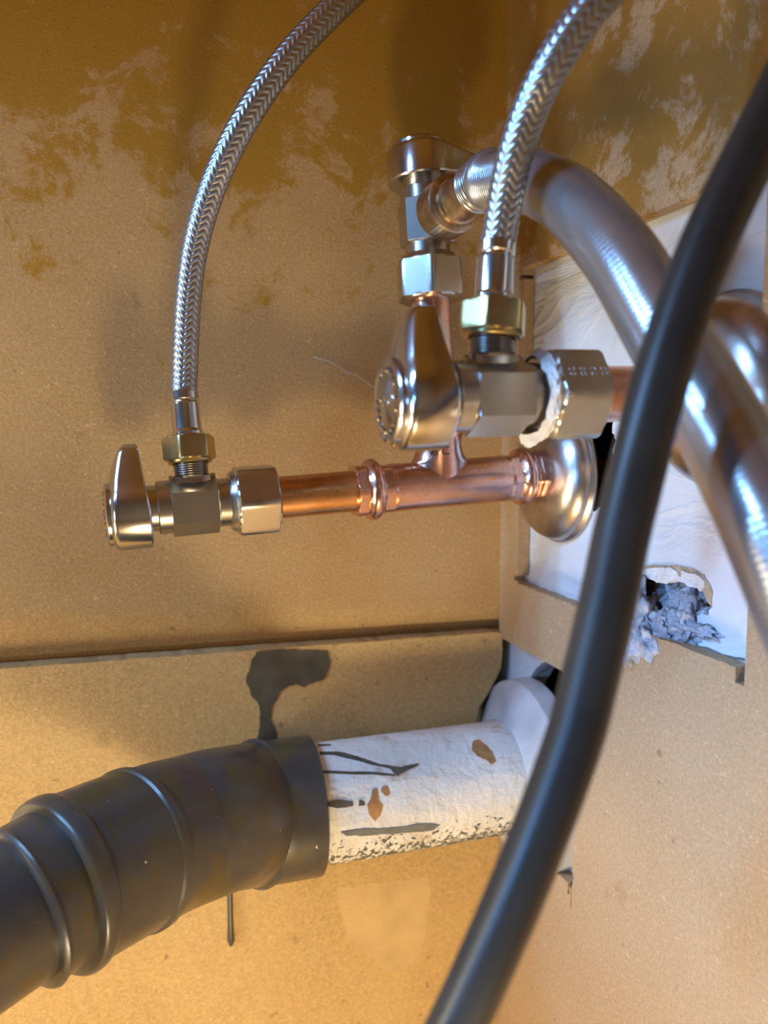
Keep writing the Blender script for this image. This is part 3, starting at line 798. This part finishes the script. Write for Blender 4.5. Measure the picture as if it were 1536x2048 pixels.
mesh_obj('slip_collar', *seg(e, g, lambda s, th, l: 0.0272 if s < 0.10 else 0.0264), M['abs'], bp, sharp=40)
h = scr(path, 104)
mesh_obj('slip_ring', *seg(g-2, h, lambda s, th, l: 0.0266+0.0012*math.sin(pi*min(1, max(0, s)))**0.5), M['abs'], bp, sharp=40)
k = scr(path, 36)
mesh_obj('inner_collar', *seg(h-1, k, lambda s, th, l: 0.0240+(0.0010*math.sin(pi*(s-0.8)/0.2) if s > 0.8 else 0)), M['abs'], bp, sharp=40)
mesh_obj('tail_pipe', *seg(k-1, 340, lambda s, th, l: 0.0215), M['abs'], bp, sharp=40)

# ------------------------------------------------------------------ rubble in the torn hole
def lump(name, c, r, sc, seed, m, parent=None, sub_=4, amp=0.5, freq=2.2):
    import bmesh
    bm = bmesh.new(); bmesh.ops.create_icosphere(bm, subdivisions=sub_, radius=1.0)
    V = []
    for v in bm.verts:
        d = v.co.normalized(); q = d*freq+Vector((seed, seed*2, 0))
        k = 1+amp*noise.fractal(q, 1.0, 2.0, 5)
        V.append(c+Vector((d.x*sc[0], d.y*sc[1], d.z*sc[2]))*r*k)
    F = [tuple(v.index for v in f.verts) for f in bm.faces]; bm.free()
    return mesh_obj(name, V, F, m, parent, sharp=None)
rub = thing('rubble', 'grey crumbled mortar in the torn hole above the board edge', 'rubble', Matrix.Translation(hitX(1340, 1240, 0.02)))
rub['kind'] = 'stuff'
irb = -hitX(1340, 1240, 0.02)
for (px, py, X, r, sc, sd) in [(1385, 1215, 0.014, 0.010, (.6, 1, .9), 1.0), (1355, 1195, 0.017, 0.0075, (.8, 1, 1), 2.0), (1380, 1245, 0.008, 0.0075, (.6, .9, 1), 3.1), (1335, 1238, 0.006, 0.0038, (.8, 1, .9), 4.2), (1368, 1262, 0.005, 0.0048, (.6, 1.2, .8), 5.3),
                               (1270, 1262, 0.003, 0.0110, (.5, 1, 1.3), 6.4), (1300, 1285, 0.003, 0.0095, (.5, 1, .9), 7.5), (1255, 1230, 0.006, 0.010, (.5, 1, 1), 8.6), (1320, 1275, 0.005, 0.006, (.6, 1.4, .7), 9.7), (1345, 1285, 0.005, 0.005, (.6, 1.6, .6), 10.7), (1405, 1262, 0.005, 0.004, (.5, 1.6, .5), 12.7), (1240, 1290, 0.003, 0.009, (.5, 1, 1), 13.7)]:
    lump('mortar_lump', hitX(px, py, X)+irb, r, sc, sd, M['mortar'], rub, 5, 0.55)
lump('backing_lump', hitX(1300, 1225, 0.030)+irb, 0.020, (.4, 1.4, .9), 20.0, M['paper'], rub, 4, 0.4)
# peeled plaster face hanging at the top of the hole, with its torn paper edge
def flake(name, px, m, X, t, parent, seed, amp=0.0005):
    lp = rough_line([yz(hitX(a, b, X)) for a, b in px], amp, 0.0009, seed)
    return mesh_obj(name, *slab([lp], lambda a, b, d: Vector((X-t+d, a, b)), t), m, parent=parent, smooth=False)
flake('torn_paper', [(1235, 1134), (1290, 1130), (1345, 1130), (1385, 1136), (1410, 1148), (1412, 1154), (1425, 1180), (1424, 1215), (1414, 1200), (1404, 1170), (1385, 1160), (1362, 1150), (1330, 1160), (1235, 1150)], M['paper'], Xw, 0.0004, wo, 1.0)
flake('loose_gypsum', [(1240, 1142), (1300, 1136), (1345, 1134), (1360, 1144), (1362, 1152), (1350, 1160), (1335, 1168), (1310, 1162), (1290, 1150), (1240, 1150)], M['gypsum'], Xw, 0.0009, wo, 2.0)
flake('loose_gypsum', [(1366, 1142), (1395, 1148), (1412, 1162), (1412, 1172), (1404, 1182), (1390, 1170), (1372, 1158)], M['gypsum'], Xw, 0.0009, wo, 3.0)
flake('plaster_crack', [(1388, 1246), (1402, 1250), (1415, 1246), (1425, 1252), (1434, 1262), (1432, 1263), (1422, 1254), (1414, 1249), (1402, 1254)], M['scrape'], Xw, 0.0001, wo, 3.0, 0.0001)
flake('plaster_crack', [(1330, 1290), (1380, 1288), (1420, 1296), (1450, 1308), (1490, 1316), (1490, 1322), (1450, 1316), (1415, 1306), (1380, 1298), (1330, 1296)], M['scrape'], Xw, 0.0002, wo, 5.0, 0.0004)
# dust thread caught on the board behind the handle
tp = [hitY(a, b, -0.0006) for a, b in [(626, 713), (640, 718), (660, 724), (690, 742), (715, 752), (735, 766), (758, 782), (778, 794)]]
path, _ = catmull(tp, 160)
rnd = random.Random(5)
parts = []
for k in range(3):
    pp = [p+Vector((noise.noise(Vector((i*.2, k, 0)))*0.0007, -abs(noise.noise(Vector((i*.3, k, 5))))*0.0003, noise.noise(Vector((i*.25, k, 9)))*0.0008)) for i, p in enumerate(path)]
    parts.append(tube(pp, lambda s, th, l: 0.00009, 5))
tag(mesh_obj('cobweb', *join(parts), M['dust']), 'pale wisp of cobweb on the side board left of the sealant-smeared valve', 'cobweb')
